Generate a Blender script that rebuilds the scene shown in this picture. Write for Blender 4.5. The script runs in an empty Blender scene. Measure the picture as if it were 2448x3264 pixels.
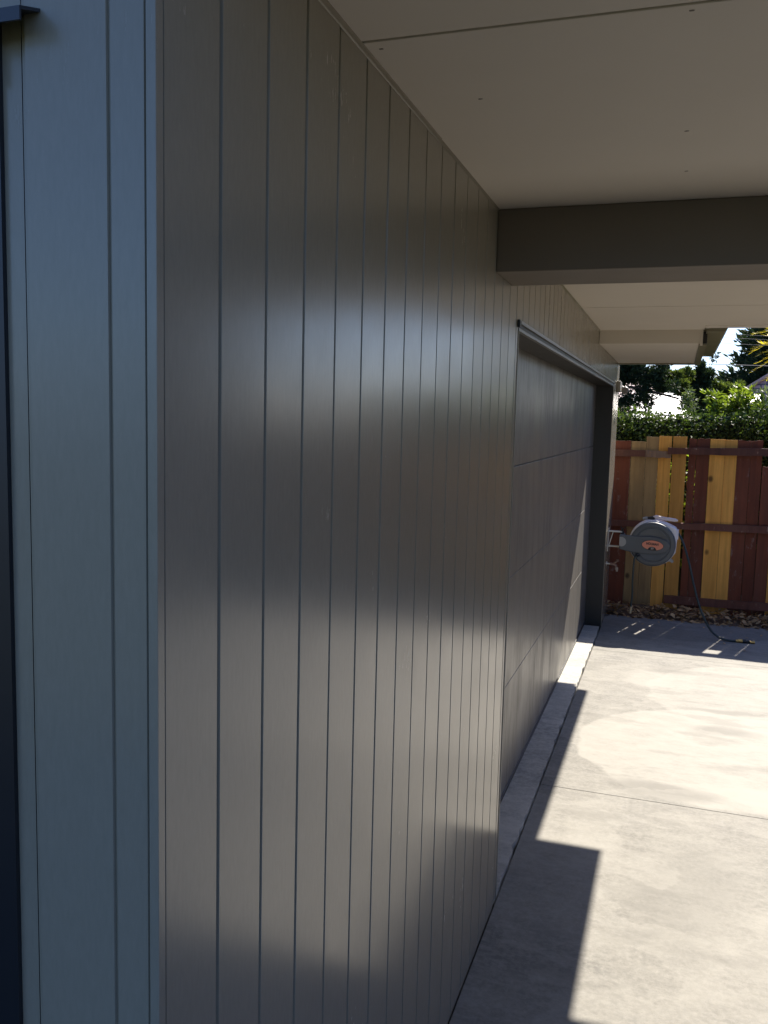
import bpy, bmesh, math, random
import numpy as np
from mathutils import Vector, Matrix
random.seed(7)
rng = np.random.default_rng(11)
S = bpy.context.scene
COL = S.collection
R = math.radians

# ------------------------------------------------------------------ camera
F_PX, YAW, PITCH, ROLL = 2781.77, 0.3214318, 0.1083827, 0.0246417
CAM = Vector((0.569179, 0.0, 1.866704))
fwd = Vector((-math.sin(YAW)*math.cos(PITCH), math.cos(YAW)*math.cos(PITCH), -math.sin(PITCH)))
rgt = Vector((math.cos(YAW), math.sin(YAW), 0))
up = rgt.cross(fwd)
r2 = math.cos(ROLL)*rgt + math.sin(ROLL)*up
u2 = -math.sin(ROLL)*rgt + math.cos(ROLL)*up
cd = bpy.data.cameras.new('camera'); cam = bpy.data.objects.new('camera', cd); COL.objects.link(cam)
M = Matrix((r2, u2, -fwd)).transposed().to_4x4(); M.translation = CAM
cam.matrix_world = M
cd.sensor_fit = 'VERTICAL'; cd.sensor_height = 36.0; cd.lens = 36.0*F_PX/3264.0
cd.clip_start = 0.02; cd.clip_end = 2000
S.camera = cam

# ------------------------------------------------------------------ light
K_AZ = 0.30                                   # sun: dx/dy
TAN_EL = 1/math.sqrt(1+K_AZ**2)/1.02
EL = math.atan(TAN_EL)
AZ = math.atan(K_AZ)                          # from +Y towards +X
sun_dir = Vector((math.sin(AZ)*math.cos(EL), math.cos(AZ)*math.cos(EL), math.sin(EL)))
w = bpy.data.worlds.new('World'); S.world = w; w.use_nodes = True
nt = w.node_tree; bg = nt.nodes['Background']
sky = nt.nodes.new('ShaderNodeTexSky'); sky.sky_type = 'NISHITA'; sky.sun_disc = False
sky.sun_elevation = EL; sky.sun_rotation = AZ
sky.air_density = 1.0; sky.dust_density = 0.9; sky.ozone_density = 7.0
wb = nt.nodes.new('ShaderNodeMix'); wb.data_type = 'RGBA'; wb.blend_type = 'MULTIPLY'; wb.inputs[0].default_value = 1; wb.inputs[7].default_value = (.95,.985,1.15,1)
nt.links.new(sky.outputs[0], wb.inputs[6]); nt.links.new(wb.outputs[2], bg.inputs[0]); bg.inputs[1].default_value = 0.095
ld = bpy.data.lights.new('sun', 'SUN'); ld.energy = 5.0; ld.angle = R(0.53); ld.color = (1.0, 0.92, 0.81)
sun = bpy.data.objects.new('sun', ld); COL.objects.link(sun)
sun.rotation_euler = sun_dir.to_track_quat('Z', 'Y').to_euler()
sun.location = sun_dir*40
S.view_settings.view_transform = 'Standard'; S.view_settings.look = 'None'
S.view_settings.gamma = 1.0; S.view_settings.use_curve_mapping = False
S.view_settings.exposure = 1.13
S.render.engine = 'CYCLES'
S.cycles.use_denoising = True
S.cycles.max_bounces = 14; S.cycles.diffuse_bounces = 6; S.cycles.glossy_bounces = 4
S.cycles.transparent_max_bounces = 8; S.cycles.sample_clamp_indirect = 8; S.cycles.caustics_reflective = False; S.cycles.caustics_refractive = False; S.cycles.blur_glossy = 1.0

# ------------------------------------------------------------------ helpers
class MB:
    def __init__(s): s.v = []; s.f = []
    def add(s, vs, fs):
        o = len(s.v); s.v += [tuple(x) for x in vs]; s.f += [tuple(i+o for i in q) for q in fs]
    def box(s, x0, x1, y0, y1, z0, z1):
        s.add([(x0,y0,z0),(x1,y0,z0),(x1,y1,z0),(x0,y1,z0),(x0,y0,z1),(x1,y0,z1),(x1,y1,z1),(x0,y1,z1)],
              [(0,3,2,1),(4,5,6,7),(0,1,5,4),(1,2,6,5),(2,3,7,6),(3,0,4,7)])
    def extrude(s, poly, axis, a0, a1):
        """poly: closed list of 2-D points, extruded along axis (0,1,2)"""
        def pt(p, a):
            q = list(p); q.insert(axis, a); return q
        n = len(poly)
        s.add([pt(p,a0) for p in poly]+[pt(p,a1) for p in poly],
              [tuple(range(n))[::-1], tuple(range(n,2*n))]+[(i,(i+1)%n,n+(i+1)%n,n+i) for i in range(n)])
    def tube(s, pts, rad, n=10, cap=True):
        pts = [Vector(p) for p in pts]
        rads = rad if isinstance(rad,(list,tuple)) else [rad]*len(pts)
        rings = []; prev = None
        for i,p in enumerate(pts):
            d = (pts[min(i+1,len(pts)-1)]-pts[max(i-1,0)]).normalized()
            a = prev if prev is not None else (Vector((0,0,1)) if abs(d.z)<.9 else Vector((1,0,0)))
            a = (a-d*a.dot(d)).normalized(); prev = a
            b = d.cross(a)
            rings.append([p+(a*math.cos(t)+b*math.sin(t))*rads[i] for t in (2*math.pi*k/n for k in range(n))])
        vs = [v for r in rings for v in r]; fs = []
        for i in range(len(rings)-1):
            for k in range(n):
                fs.append((i*n+k, i*n+(k+1)%n, (i+1)*n+(k+1)%n, (i+1)*n+k))
        if cap: fs += [tuple(range(n))[::-1], tuple((len(rings)-1)*n+k for k in range(n))]
        s.add(vs, fs)
    def lathe_y(s, prof, cx, cz, n=48):
        """prof: list of (radius, y): turned about the axis through (cx, *, cz) along Y"""
        vs = []; fs = []
        for r,y in prof:
            for k in range(n):
                t = 2*math.pi*k/n; vs.append((cx+r*math.cos(t), y, cz+r*math.sin(t)))
        for i in range(len(prof)-1):
            for k in range(n): fs.append((i*n+k,i*n+(k+1)%n,(i+1)*n+(k+1)%n,(i+1)*n+k))
        fs += [tuple(range(n)), tuple((len(prof)-1)*n+k for k in range(n))[::-1]]
        s.add(vs, fs)
    def build(s, name, mat, parent=None, bevel=0, smooth=False):
        me = bpy.data.meshes.new(name); me.from_pydata(s.v, [], s.f)
        bm = bmesh.new(); bm.from_mesh(me); bmesh.ops.recalc_face_normals(bm, faces=bm.faces); bm.to_mesh(me); bm.free()
        me.materials.append(mat)
        o = bpy.data.objects.new(name, me); COL.objects.link(o)
        if parent: o.parent = parent
        if bevel:
            m = o.modifiers.new('bevel','BEVEL'); m.width = bevel; m.segments = 2; m.limit_method = 'ANGLE'; m.angle_limit = R(40)
        if smooth:
            me.polygons.foreach_set('use_smooth', [True]*len(me.polygons))
            me.set_sharp_from_angle(angle=R(40))
        return o
def raw(name, V, Fc, mat, parent=None):
    me = bpy.data.meshes.new(name)
    V = np.asarray(V, np.float32); Fc = np.asarray(Fc, np.int32)
    me.vertices.add(len(V)); me.vertices.foreach_set('co', V.ravel())
    me.loops.add(Fc.size); me.loops.foreach_set('vertex_index', Fc.ravel())
    me.polygons.add(len(Fc)); me.polygons.foreach_set('loop_start', np.arange(0, Fc.size, Fc.shape[1]))
    me.update(calc_edges=True); me.validate()
    me.materials.append(mat)
    o = bpy.data.objects.new(name, me); COL.objects.link(o)
    if parent: o.parent = parent
    return o
def tag(o, label=None, cat=None, group=None, kind=None):
    if label: o['label'] = label
    if cat: o['category'] = cat
    if group: o['group'] = group
    if kind: o['kind'] = kind
    return o
def thing(name, label, cat, group=None, loc=(0,0,0)):
    o = bpy.data.objects.new(name, None); COL.objects.link(o); o.empty_display_size = .1
    return tag(o, label, cat, group)

# ------------------------------------------------------------------ materials
class NT:
    def __init__(s, name):
        s.m = bpy.data.materials.new(name); s.m.use_nodes = True; s.t = s.m.node_tree
        s.p = s.t.nodes['Principled BSDF']; s.out = s.t.nodes['Material Output']
        s.tc = s.t.nodes.new('ShaderNodeTexCoord')
    def n(s, typ, **kw):
        x = s.t.nodes.new(typ)
        for k,v in kw.items():
            if k.startswith('i_'): x.inputs[k[2:].replace('_',' ')].default_value = v
            else: setattr(x, k, v)
        return x
    def l(s, a, b): s.t.links.new(a, b)
    def noise(s, scale, detail=4, rough=.55, stretch=(1,1,1), vec=None, loc=(0,0,0)):
        mp = s.n('ShaderNodeMapping'); mp.inputs['Scale'].default_value = stretch; mp.inputs['Location'].default_value = loc
        s.l(vec or s.tc.outputs['Object'], mp.inputs[0])
        x = s.n('ShaderNodeTexNoise'); x.inputs['Scale'].default_value = scale; x.inputs['Detail'].default_value = detail; x.inputs['Roughness'].default_value = rough
        s.l(mp.outputs[0], x.inputs['Vector']); return x.outputs['Fac']
    def ramp(s, fac, stops):
        x = s.n('ShaderNodeValToRGB'); e = x.color_ramp.elements
        while len(e) < len(stops): e.new(.5)
        for i,(p,c) in enumerate(stops):
            e[i].position = p; e[i].color = (*c,1) if len(c)==3 else c
        s.l(fac, x.inputs[0]); return x.outputs[0]
    def mix(s, fac, a, b, mode='MIX'):
        x = s.n('ShaderNodeMix', data_type='RGBA', blend_type=mode)
        for sock,v in ((x.inputs[0],fac),(x.inputs[6],a),(x.inputs[7],b)):
            if isinstance(v,(int,float)): sock.default_value = v
            elif isinstance(v,tuple): sock.default_value = (*v,1)
            else: s.l(v, sock)
        return x.outputs[2]
    def math(s, op, a, b=None, clamp=False):
        x = s.n('ShaderNodeMath', operation=op, use_clamp=clamp)
        for i,v in enumerate((a,b)):
            if v is None: continue
            if isinstance(v,(int,float)): x.inputs[i].default_value = v
            else: s.l(v, x.inputs[i])
        return x.outputs[0]
    def col(s, c):
        if isinstance(c,tuple): s.p.inputs['Base Color'].default_value = (*c,1)
        else: s.l(c, s.p.inputs['Base Color'])
    def rough(s, r):
        if isinstance(r,(int,float)): s.p.inputs['Roughness'].default_value = r
        else: s.l(r, s.p.inputs['Roughness'])
    def bump(s, h, strength, dist=.01):
        b = s.n('ShaderNodeBump'); b.inputs['Strength'].default_value = strength; b.inputs['Distance'].default_value = dist
        s.l(h, b.inputs['Height']); s.l(b.outputs[0], s.p.inputs['Normal'])
def mul(c, k): return tuple(x*k for x in c)

def paint(name, c, rough=.4, var=.06, bump=.06, stretch=(1,1,.25), scale=60, dirt=0, fine=0):
    t = NT(name)
    a = t.noise(1.3, 5, .6)
    cc = t.mix(t.ramp(a, [(.3,(0,0,0)),(.7,(1,1,1))]), mul(c,1-var), mul(c,1+var))
    if dirt:
        d = t.noise(3.0, 6, .65, (1,1,.35), loc=(3,1,7))
        cc = t.mix(t.ramp(d, [(.52,(0,0,0)),(.75,(dirt,dirt,dirt))]), cc, mul(c,.62))
    if fine:
        fg = t.noise(150, 5, .72, (1,1,.2)); cc = t.mix(t.ramp(fg, [(.32,(0,0,0)),(.68,(1,1,1))]), t.mix(.055, cc, (0,0,0)), t.mix(.014, cc, (1,1,1)))
        sc = t.noise(2.1, 7, .7, (1,1,.6), loc=(1,4,9)); cc = t.mix(t.ramp(sc, [(.60,(0,0,0)),(.78,(.22,.22,.22))]), cc, mul(c,1.5))
    t.col(cc)
    r = t.noise(4, 4, .6, loc=(5,5,5)); rr = t.math('ADD', t.math('MULTIPLY', r, .16), rough-.08)
    if fine: rr = t.math('ADD', t.math('MULTIPLY', t.noise(130, 4, .7, (1,1,.16)), fine*2), t.math('SUBTRACT', rr, fine))
    t.rough(rr)
    if bump: t.bump(t.noise(scale, 3, .6, stretch), bump, .004)
    return t.m
def plain(name, c, rough=.5, metal=0.0, var=.1, scale=25, bump=0):
    t = NT(name); a = t.noise(scale, 4)
    t.col(t.mix(a, mul(c,1-var), mul(c,1+var))); t.rough(rough); t.p.inputs['Metallic'].default_value = metal
    if bump: t.bump(t.noise(scale*4, 3), bump, .003)
    return t.m

GREIGE = (.266,.241,.188)
m_clad = paint('cladding_paint', GREIGE, .235, .03, 0, (1,1,.3), 120, 0, .05)
m_trim = paint('trim_paint', mul(GREIGE,1.05), .4, .02, .03)
m_soffit = paint('soffit_paint', (.63,.57,.49), .55, .03, .05, (1,1,1), 90)
m_beam = paint('beam_paint', (.145,.118,.090), .45, .04, .04, (1,1,1), 70)
m_jamb = paint('jamb_paint', (.020,.019,.017), .5, .04, .03)
m_dark = plain('dark_gap', (.02,.018,.016), .8)
m_nail = plain('filler_mark', (.20,.175,.15), .8)
m_metal = plain('grey_metal_trim', (.16,.158,.15), .36, .3, .05)
m_slot = plain('track_black', (.012,.012,.013), .5)
m_gutter = paint('gutter_paint', (.17,.155,.10), .4, .05, .02)
m_window = plain('window_frame_black', (.012,.014,.02), .35)
m_glass = plain('window_glass_dark', (.006,.007,.01), .06)
m_hood = paint('hood_paint', (.03,.034,.045), .4, .05, .02)

def door_mat():
    t = NT('garage_door_paint'); c = (.165,.156,.142)
    d = t.noise(2.2, 7, .68, (1,1.6,.55), loc=(2,8,1))
    e = t.noise(9, 5, .7, (1,2.5,.35))
    f = t.math('MULTIPLY', t.ramp(d, [(.40,(0,0,0)),(.60,(1,1,1))]), t.ramp(e, [(.35,(.2,.2,.2)),(.7,(1,1,1))]))
    t.col(t.mix(f, mul(c,1.08), mul(c,.55)))
    t.rough(t.math('ADD', t.math('MULTIPLY', f, .2), .34)); t.bump(t.noise(120, 3), .05, .003)
    return t.m
m_door = door_mat()

def concrete(name, base, stains=True):
    t = NT(name); P = t.tc.outputs['Object']
    n1 = t.noise(1.1, 8, .62, loc=(4.2,1.3,0)); n2 = t.noise(5, 8, .7, (1,1.6,1)); n3 = t.noise(45, 6, .75)
    n4 = t.noise(190, 3, .6)
    c = t.ramp(n1, [(.36,mul((base[0]*.97,base[1],base[2]*1.05),.62)),(.5,base),(.66,mul(base,1.2))])
    c = t.mix(t.ramp(n2,[(.4,(0,0,0)),(.62,(.7,.7,.7))]), c, mul(base,.70))
    n5 = t.noise(9, 9, .72, (1,2.2,1), loc=(9,4,0)); c = t.mix(t.ramp(n5,[(.50,(0,0,0)),(.60,(.38,.38,.38))]), c, mul(base,1.32)); c = t.mix(t.ramp(n3,[(.42,(0,0,0)),(.66,(.6,.6,.6))]), c, mul(base,1.36))
    c = t.mix(t.ramp(n4,[(.30,(.6,.6,.6)),(.40,(0,0,0))]), c, mul(base,.55))
    if stains:
        dn = t.n('ShaderNodeTexNoise'); dn.inputs['Scale'].default_value = 2.6; dn.inputs['Detail'].default_value = 6
        t.l(P, dn.inputs['Vector'])
        vm = t.n('ShaderNodeVectorMath', operation='MULTIPLY_ADD'); t.l(dn.outputs['Color'], vm.inputs[0])
        vm.inputs[1].default_value = (.24,.24,0); t.l(P, vm.inputs[2])
        def blob(cx, cy, rx, ry, rot, edge):
            sub = t.n('ShaderNodeVectorMath', operation='SUBTRACT'); t.l(vm.outputs[0], sub.inputs[0]); sub.inputs[1].default_value = (cx+.12,cy+.12,0)
            mp = t.n('ShaderNodeMapping', vector_type='TEXTURE'); mp.inputs['Rotation'].default_value = (0,0,R(rot)); mp.inputs['Scale'].default_value = (rx,ry,1)
            t.l(sub.outputs[0], mp.inputs[0])
            le = t.n('ShaderNodeVectorMath', operation='LENGTH'); t.l(mp.outputs[0], le.inputs[0])
            sep = t.n('ShaderNodeSeparateXYZ'); t.l(mp.outputs[0], sep.inputs[0])
            v = t.n('ShaderNodeMath', operation='SQRT')
            t.l(t.math('ADD', t.math('POWER', sep.outputs[0], 2), t.math('POWER', sep.outputs[1], 2)), v.inputs[0])
            return t.ramp(v.outputs[0], [(1-edge,(1,1,1)),(1.0,(0,0,0))])
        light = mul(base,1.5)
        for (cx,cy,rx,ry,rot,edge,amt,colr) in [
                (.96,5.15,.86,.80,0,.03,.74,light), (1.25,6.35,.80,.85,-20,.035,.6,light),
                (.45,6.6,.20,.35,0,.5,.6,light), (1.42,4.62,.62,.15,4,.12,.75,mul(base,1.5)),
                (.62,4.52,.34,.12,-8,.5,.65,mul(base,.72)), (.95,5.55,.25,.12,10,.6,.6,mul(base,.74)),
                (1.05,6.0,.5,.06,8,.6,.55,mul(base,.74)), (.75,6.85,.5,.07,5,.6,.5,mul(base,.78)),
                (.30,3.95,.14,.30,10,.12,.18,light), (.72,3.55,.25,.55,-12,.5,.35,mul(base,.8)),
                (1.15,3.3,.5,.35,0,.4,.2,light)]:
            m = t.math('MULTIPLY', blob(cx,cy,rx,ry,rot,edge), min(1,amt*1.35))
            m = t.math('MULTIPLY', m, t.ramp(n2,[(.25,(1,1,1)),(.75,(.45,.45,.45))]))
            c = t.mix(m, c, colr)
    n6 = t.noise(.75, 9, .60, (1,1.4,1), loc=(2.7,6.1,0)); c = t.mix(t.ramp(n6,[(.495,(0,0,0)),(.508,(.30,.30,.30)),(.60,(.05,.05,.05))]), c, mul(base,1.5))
    n7 = t.noise(1.6, 9, .66, (1,2.4,1), loc=(7.7,2.1,0)); c = t.mix(t.ramp(n7,[(.53,(0,0,0)),(.62,(.32,.32,.32))]), c, mul(base,.66))
    t.col(c); t.rough(.78); t.p.inputs['Specular IOR Level'].default_value = .3
    h = t.math('ADD', t.math('MULTIPLY', n3, .6), t.math('MULTIPLY', n4, .4)); t.bump(h, .22, .004)
    return t.m
m_conc = concrete('driveway_concrete', (.250,.240,.212))
m_apron = concrete('apron_concrete', (.45,.435,.385), False)

def soil(name, a, b):
    t = NT(name); n = t.noise(9, 8, .7); t.col(t.ramp(n, [(.35,a),(.65,b)])); t.rough(.95); t.bump(t.noise(40,5), .6, .02); return t.m
m_soil = soil('dry_soil', (.10,.058,.033), (.21,.13,.075))
m_ground = soil('grass_and_soil', (.035,.05,.018), (.09,.085,.04))

def leaf(name, c1, c2, trans=.35, rough=.5):
    t = NT(name); g = t.n('ShaderNodeNewGeometry')
    cc = t.ramp(g.outputs['Random Per Island'], [(0,c1),(.7,c2),(1,mul(c2,1.5))])
    t.col(cc); t.rough(rough); t.p.inputs['Specular IOR Level'].default_value = .18
    tr = t.n('ShaderNodeBsdfTranslucent'); t.l(t.mix(1.0, cc, (1.5,1.5,.6), 'MULTIPLY'), tr.inputs[0])
    mx = t.n('ShaderNodeMixShader'); mx.inputs[0].default_value = trans
    t.l(t.p.outputs[0], mx.inputs[1]); t.l(tr.outputs[0], mx.inputs[2]); t.l(mx.outputs[0], t.out.inputs[0]); return t.m
m_hedge = leaf('hedge_leaf', (.022,.042,.014), (.065,.105,.032), .3, .6)
m_cyp_dark = leaf('dark_conifer_leaf', (.013,.025,.015), (.034,.056,.026), .2, .65)
m_cyp = leaf('cypress_leaf', (.045,.065,.02), (.10,.135,.04), .35)
m_bush = leaf('bright_bush_leaf', (.085,.13,.022), (.17,.235,.04), .45, .5)
m_grey = leaf('grey_green_leaf', (.05,.075,.04), (.12,.16,.085), .3)
m_palm = leaf('golden_palm_leaf', (.34,.31,.035), (.52,.42,.055), .5, .4)
m_litter = leaf('dead_leaf', (.17,.085,.038), (.50,.32,.16), .1, .8)
m_bark = plain('bark', (.07,.05,.038), .9, 0, .35, 14, .5)

def wood(name, c, dark, grain=1.0, peel=None, grime=.35):
    t = NT(name); oi = t.n('ShaderNodeObjectInfo')
    vm = t.n('ShaderNodeVectorMath', operation='MULTIPLY_ADD'); t.l(oi.outputs['Random'], vm.inputs[0]); vm.inputs[1].default_value = (37,11,23); t.l(t.tc.outputs['Object'], vm.inputs[2])
    V = vm.outputs[0]
    g = t.noise(38, 5, .6, (1,1,.035), V); k = t.noise(5, 6, .65, (1,1,.3), V); 
    cc = t.mix(t.ramp(g, [(.35,(0,0,0)),(.68,(grain,grain,grain))]), c, dark)
    cc = t.mix(t.ramp(k, [(.44,(0,0,0)),(.68,(grime,grime,grime))]), cc, mul(dark,.55))
    k2 = t.noise(2.4, 5, .6, (1,1,.5), V, (8,2,5)); cc = t.mix(t.ramp(k2, [(.45,(0,0,0)),(.72,(.5,.5,.5))]), cc, mul(c,.7) if peel is None else (.16,.075,.05))
    hv = t.n('ShaderNodeHueSaturation'); t.l(cc, hv.inputs['Color']); t.l(t.math('ADD', t.math('MULTIPLY', oi.outputs['Random'], .5), .78), hv.inputs['Value']); cc = hv.outputs[0]
    # knots
    vo = t.n('ShaderNodeTexVoronoi'); vo.inputs['Scale'].default_value = 4.2
    mp = t.n('ShaderNodeMapping'); mp.inputs['Scale'].default_value = (1,.01,.75); t.l(V, mp.inputs[0]); t.l(mp.outputs[0], vo.inputs['Vector'])
    if peel is None:
        cc = t.mix(t.ramp(vo.outputs['Distance'], [(.06,(.95,.95,.95)),(.13,(0,0,0))]), cc, mul(dark,.22))
    else:
        pn = t.noise(16, 7, .75, (1,1,.4), V, (3,3,3))
        cc = t.mix(t.ramp(pn, [(.585,(0,0,0)),(.65,(.75,.75,.75))]), cc, peel)
    t.col(cc); t.rough(.8); t.bump(g, .25, .004); return t.m
m_new = wood('new_pine', (.80,.40,.085), (.60,.27,.05))
m_weather = wood('weathered_pine', (.50,.32,.13), (.33,.20,.085), .9, None, .6)
m_red = wood('old_red_stained_wood', (.21,.054,.022), (.13,.034,.015), .8, (.26,.17,.14), .5)
m_rail = wood('rail_red_wood', (.17,.062,.038), (.10,.036,.024), .9, (.38,.25,.18), .5)
m_railgrey = wood('rail_grey_wood', (.27,.17,.11), (.17,.105,.07), .9, (.30,.2,.15), .6)

m_reelgrey = paint('reel_grey_plastic', (.12,.13,.137), .5, .3, .05, (1,1,1), 30, .6)
m_white = paint('white_plastic', (.86,.82,.83), .4, .04, .02)
m_lamp = plain('lamp_grey', (.16,.145,.13), .5, 0, .08)
m_cap = plain('pale_grey_plastic', (.36,.355,.34), .5, 0, .06)
m_sticker = plain('orange_sticker', (.78,.27,.16), .4, 0, .03)
m_ink = plain('black_ink', (.012,.011,.011), .5)
m_inkpale = plain('pale_ink', (.5,.46,.40), .5)
m_hose = plain('green_grey_hose', (.035,.052,.052), .45, 0, .15)
m_brass = plain('brass', (.56,.36,.12), .32, .9, .12)
m_bronze = plain('tap_bronze', (.30,.19,.14), .4, .6, .2)
m_black = plain('black_plastic', (.015,.015,.016), .45)
m_bracket = plain('cream_steel', (.72,.68,.58), .45, 0, .05)

# ------------------------------------------------------------------ setting
g = MB(); g.box(-120,120,-80,220,-.5,-.06); tag(g.build('ground', m_ground), 'dry soil and grass round the house', 'ground', kind='structure')
d = MB()
for y0,y1 in ((-1.2,4.3785),(4.3815,7.2488),(7.2512,8.66)): d.box(0.0,4.3,y0,y1,-.12,0)
tag(d.build('driveway', m_conc, bevel=.002), 'pale stained concrete driveway slabs with sawn joints', 'driveway', kind='structure')
so = MB()
NX = 60
vs=[];fs=[]
for i in range(NX):
    for j in range(8):
        x=-.6+6.2*i/(NX-1); y=8.55+.85*j/7
        z=-.05+.075*math.sin(math.pi*min(1,max(0,(j-.5)/6.5)))**.8+random.uniform(-.008,.008)+.015*math.sin(x*5)
        vs.append((x,y,z))
for i in range(NX-1):
    for j in range(7): fs.append((i*8+j,(i+1)*8+j,(i+1)*8+j+1,i*8+j+1))
so.add(vs,fs); tag(so.build('soil_strip', m_soil, smooth=True), 'strip of dry brown soil along the foot of the fence', 'soil', kind='structure')
# threshold strip in front of the garage door, its outer edge ragged
ap = MB(); ys = np.arange(3.2, 8.075, .05)
edge = [-.004-abs(random.gauss(0,.006)) for _ in ys]
for i in range(len(ys)-1):
    y0,y1=ys[i],ys[i+1]; e0,e1=edge[i],edge[i+1]
    ap.add([(-.35,y0,.014),(e0,y0,.014),(e1,y1,.014),(-.35,y1,.014),(e0,y0,-.1),(e1,y1,-.1)], [(0,1,2,3),(1,4,5,2)])
tag(ap.build('concrete_threshold', m_apron), 'narrow strip of cream concrete below the garage door', 'threshold', kind='structure')

# ------------------------------------------------------------------ the house
house = thing('house', 'greige timber-clad garage with grooved boards, deep eaves and a wide garage door', 'house')
ZS = 2.517; SP = .133; G0 = 1.01973; YC = .873; YE = 8.80; YD0, YD1 = 3.2, 8.1; XD = -.15; ZD = 2.19
def profile(a0, a1, grooves, wdt=.009, dep=.006, wob=1):
    pts = [(a0,0)]; tl = random.Random(int(a0*1000)+5)
    for gq in grooves:
        if a0+.01 < gq < a1-.01:
            a,b = wob*tl.uniform(-.0004,.0002), wob*tl.uniform(-.0004,.0002)
            pts += [(gq-wdt/2,a),(gq-wdt/2+.0015,-dep),(gq+wdt/2-.0015,-dep),(gq+wdt/2,b)]
    return pts+[(a1,0)]
grs = [G0+SP*i for i in range(-1,70)]
fw = MB()
def strip(pr, z0, z1, axis='y', off=0):
    n=len(pr)
    if axis=='y': vs=[(d+off,a,z0) for a,d in pr]+[(d+off,a,z1) for a,d in pr]
    else: vs=[(a,off-d,z0) for a,d in pr]+[(a,off-d,z1) for a,d in pr]
    fw.add(vs,[(i,i+1,n+i+1,n+i) for i in range(n-1)])
strip(profile(YC,YD0,grs), .012, ZS)
strip(profile(YD0,YD1,grs), ZD+.034, ZS)
strip(profile(YD1,8.60,grs,.009,.006,0), .0, ZS); strip(profile(8.60,YE,[]), .0, 2.412)
fw.add([(0,YE,0),(-6,YE,0),(-6,YE,2.412),(0,YE,2.412)],[(0,1,2,3)])
fw.add([(-.01,YC+.002,-.05),(-.01,YD0,-.05),(-.01,YD0,.03),(-.01,YC+.002,.03)],[(0,1,2,3)])
fw.build('front_wall', m_clad, house)
# the wall round the corner, in the shade of the house
fw = MB()
prf = [(-.1745,0)]+profile(-.1744,0,[-.061,-.0115],.006,.004)[1:]
strip(prf, .0, ZS, 'x', YC)
fw.add([(-.1745,YC,0),(-.1745,YC+.009,0),(-.1745,YC+.009,ZS),(-.1745,YC,ZS)],[(0,1,2,3)])
fw.add([(-.186,YC+.009,0),(-.1745,YC+.009,0),(-.1745,YC+.009,ZS),(-.186,YC+.009,ZS)],[(0,1,2,3)])
fw.add([(-.189,YC+.014,0),(-.186,YC+.014,0),(-.186,YC+.014,ZS),(-.189,YC+.014,ZS)],[(0,1,2,3)])
fw.add([(-.2165,YC+.011,0),(-.189,YC+.011,0),(-.189,YC+.011,ZS),(-.2165,YC+.011,ZS)],[(0,1,2,3)])
fw.add([(-1.4,YC+.011,2.32),(-.2165,YC+.011,2.32),(-.2165,YC+.011,ZS),(-1.4,YC+.011,ZS)],[(0,1,2,3)])
fw.add([(-6,YC+.011,0),(-1.4,YC+.011,0),(-1.4,YC+.011,ZS),(-6,YC+.011,ZS)],[(0,1,2,3)])
fw.add([(-1.4,YC+.011,0),(-.2165,YC+.011,0),(-.2165,YC+.011,.25),(-1.4,YC+.011,.25)],[(0,1,2,3)])
fw.add([(-6,YC+.011,0),(-6,YE,0),(-6,YE,ZS),(-6,YC+.011,ZS)],[(0,1,2,3)])
fw.build('side_wall', m_clad, house)
ct = MB(); ct.box(-.0105,.0025,YC-.0025,YC+.0125,.0,ZS-.002); ct.build('corner_trim', m_clad, house, .001)
# window round the corner with its hood
wn = MB(); wn.box(-1.4,-.2165,YC+.004,YC+.06,.25,2.315); wn.box(-1.4,-.2165,YC-.004,YC+.004,2.25,2.315)
win = wn.build('window', m_window, house)
gl = MB(); gl.box(-1.34,-.262,YC+.0015,YC+.0035,.32,2.245); gl.build('glass', m_glass, win)
hd = MB(); hd.extrude([(YC+.011,2.326),(YC-.034,2.312),(YC-.034,2.297),(YC-.031,2.297),(YC-.031,2.309),(YC+.011,2.322)],0,-1.45,-.152)
hd.build('window_hood', m_hood, win)
# soffits
sf = MB(); sf.box(-.02,3.2,YC,1.503,ZS,ZS+.012); sf.box(-.02,3.2,1.511,2.9,ZS,ZS+.012); sf.build('soffit', m_soffit, house, .0015)
sf = MB(); sf.box(-.02,3.2,2.9,5.198,ZS+.001,ZS+.012); sf.box(-.02,1.12,5.2,6.20,ZS,ZS+.012); sf.box(-.02,.70,6.20,6.466,ZS,ZS+.012); sf.build('soffit', m_soffit, house)
ck = MB(); ck.box(0.0,3.2,1.501,1.513,ZS+.008,ZS+.0115); ck.build('joint_strip', m_dark, house)
for x,y in ((.147,1.823),(.552,1.53),(.549,2.13),(.551,2.457),(.03,1.54)):
    hole = MB(); n=8
    hole.add([(x+.005*math.cos(2*math.pi*k/n)*random.uniform(.6,1.1),y+.0028*math.sin(2*math.pi*k/n)*random.uniform(.6,1.1),ZS+dz) for dz in (-.0009,.001) for k in range(n)],
             [tuple(range(n)),tuple(range(n,2*n))]+[(k,(k+1)%n,n+(k+1)%n,n+k) for k in range(n)])
    hole.build('nail_mark', m_nail, house)
bd = MB(); bd.extrude([(0,ZS),(.007,ZS),(.006,ZS-.004),(.003,ZS-.008),(0,ZS-.009)],1,YC,2.05)
bd.extrude([(0,ZS),(.005,ZS),(0,ZS-.006)],1,2.05,2.755); bd.extrude([(0,ZS),(.006,ZS),(0,ZS-.008)],1,3.1,6.44)
bd.build('soffit_bead', m_clad, house)
bm_ = MB(); bm_.box(.0005,3.2,2.759,3.05,2.326,ZS-.0005); beam = bm_.build('beam', m_beam, house, .003)
bs = MB(); bs.box(.002,3.2,3.051,3.082,2.333,2.37); bs.build('beam_seal', plain('beam_seal_brown', (.035,.026,.018), .7), house)
po = MB(); po.box(3.02,3.14,2.84,2.96,0,2.326); po.build('post', m_beam, house, .004)
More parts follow.
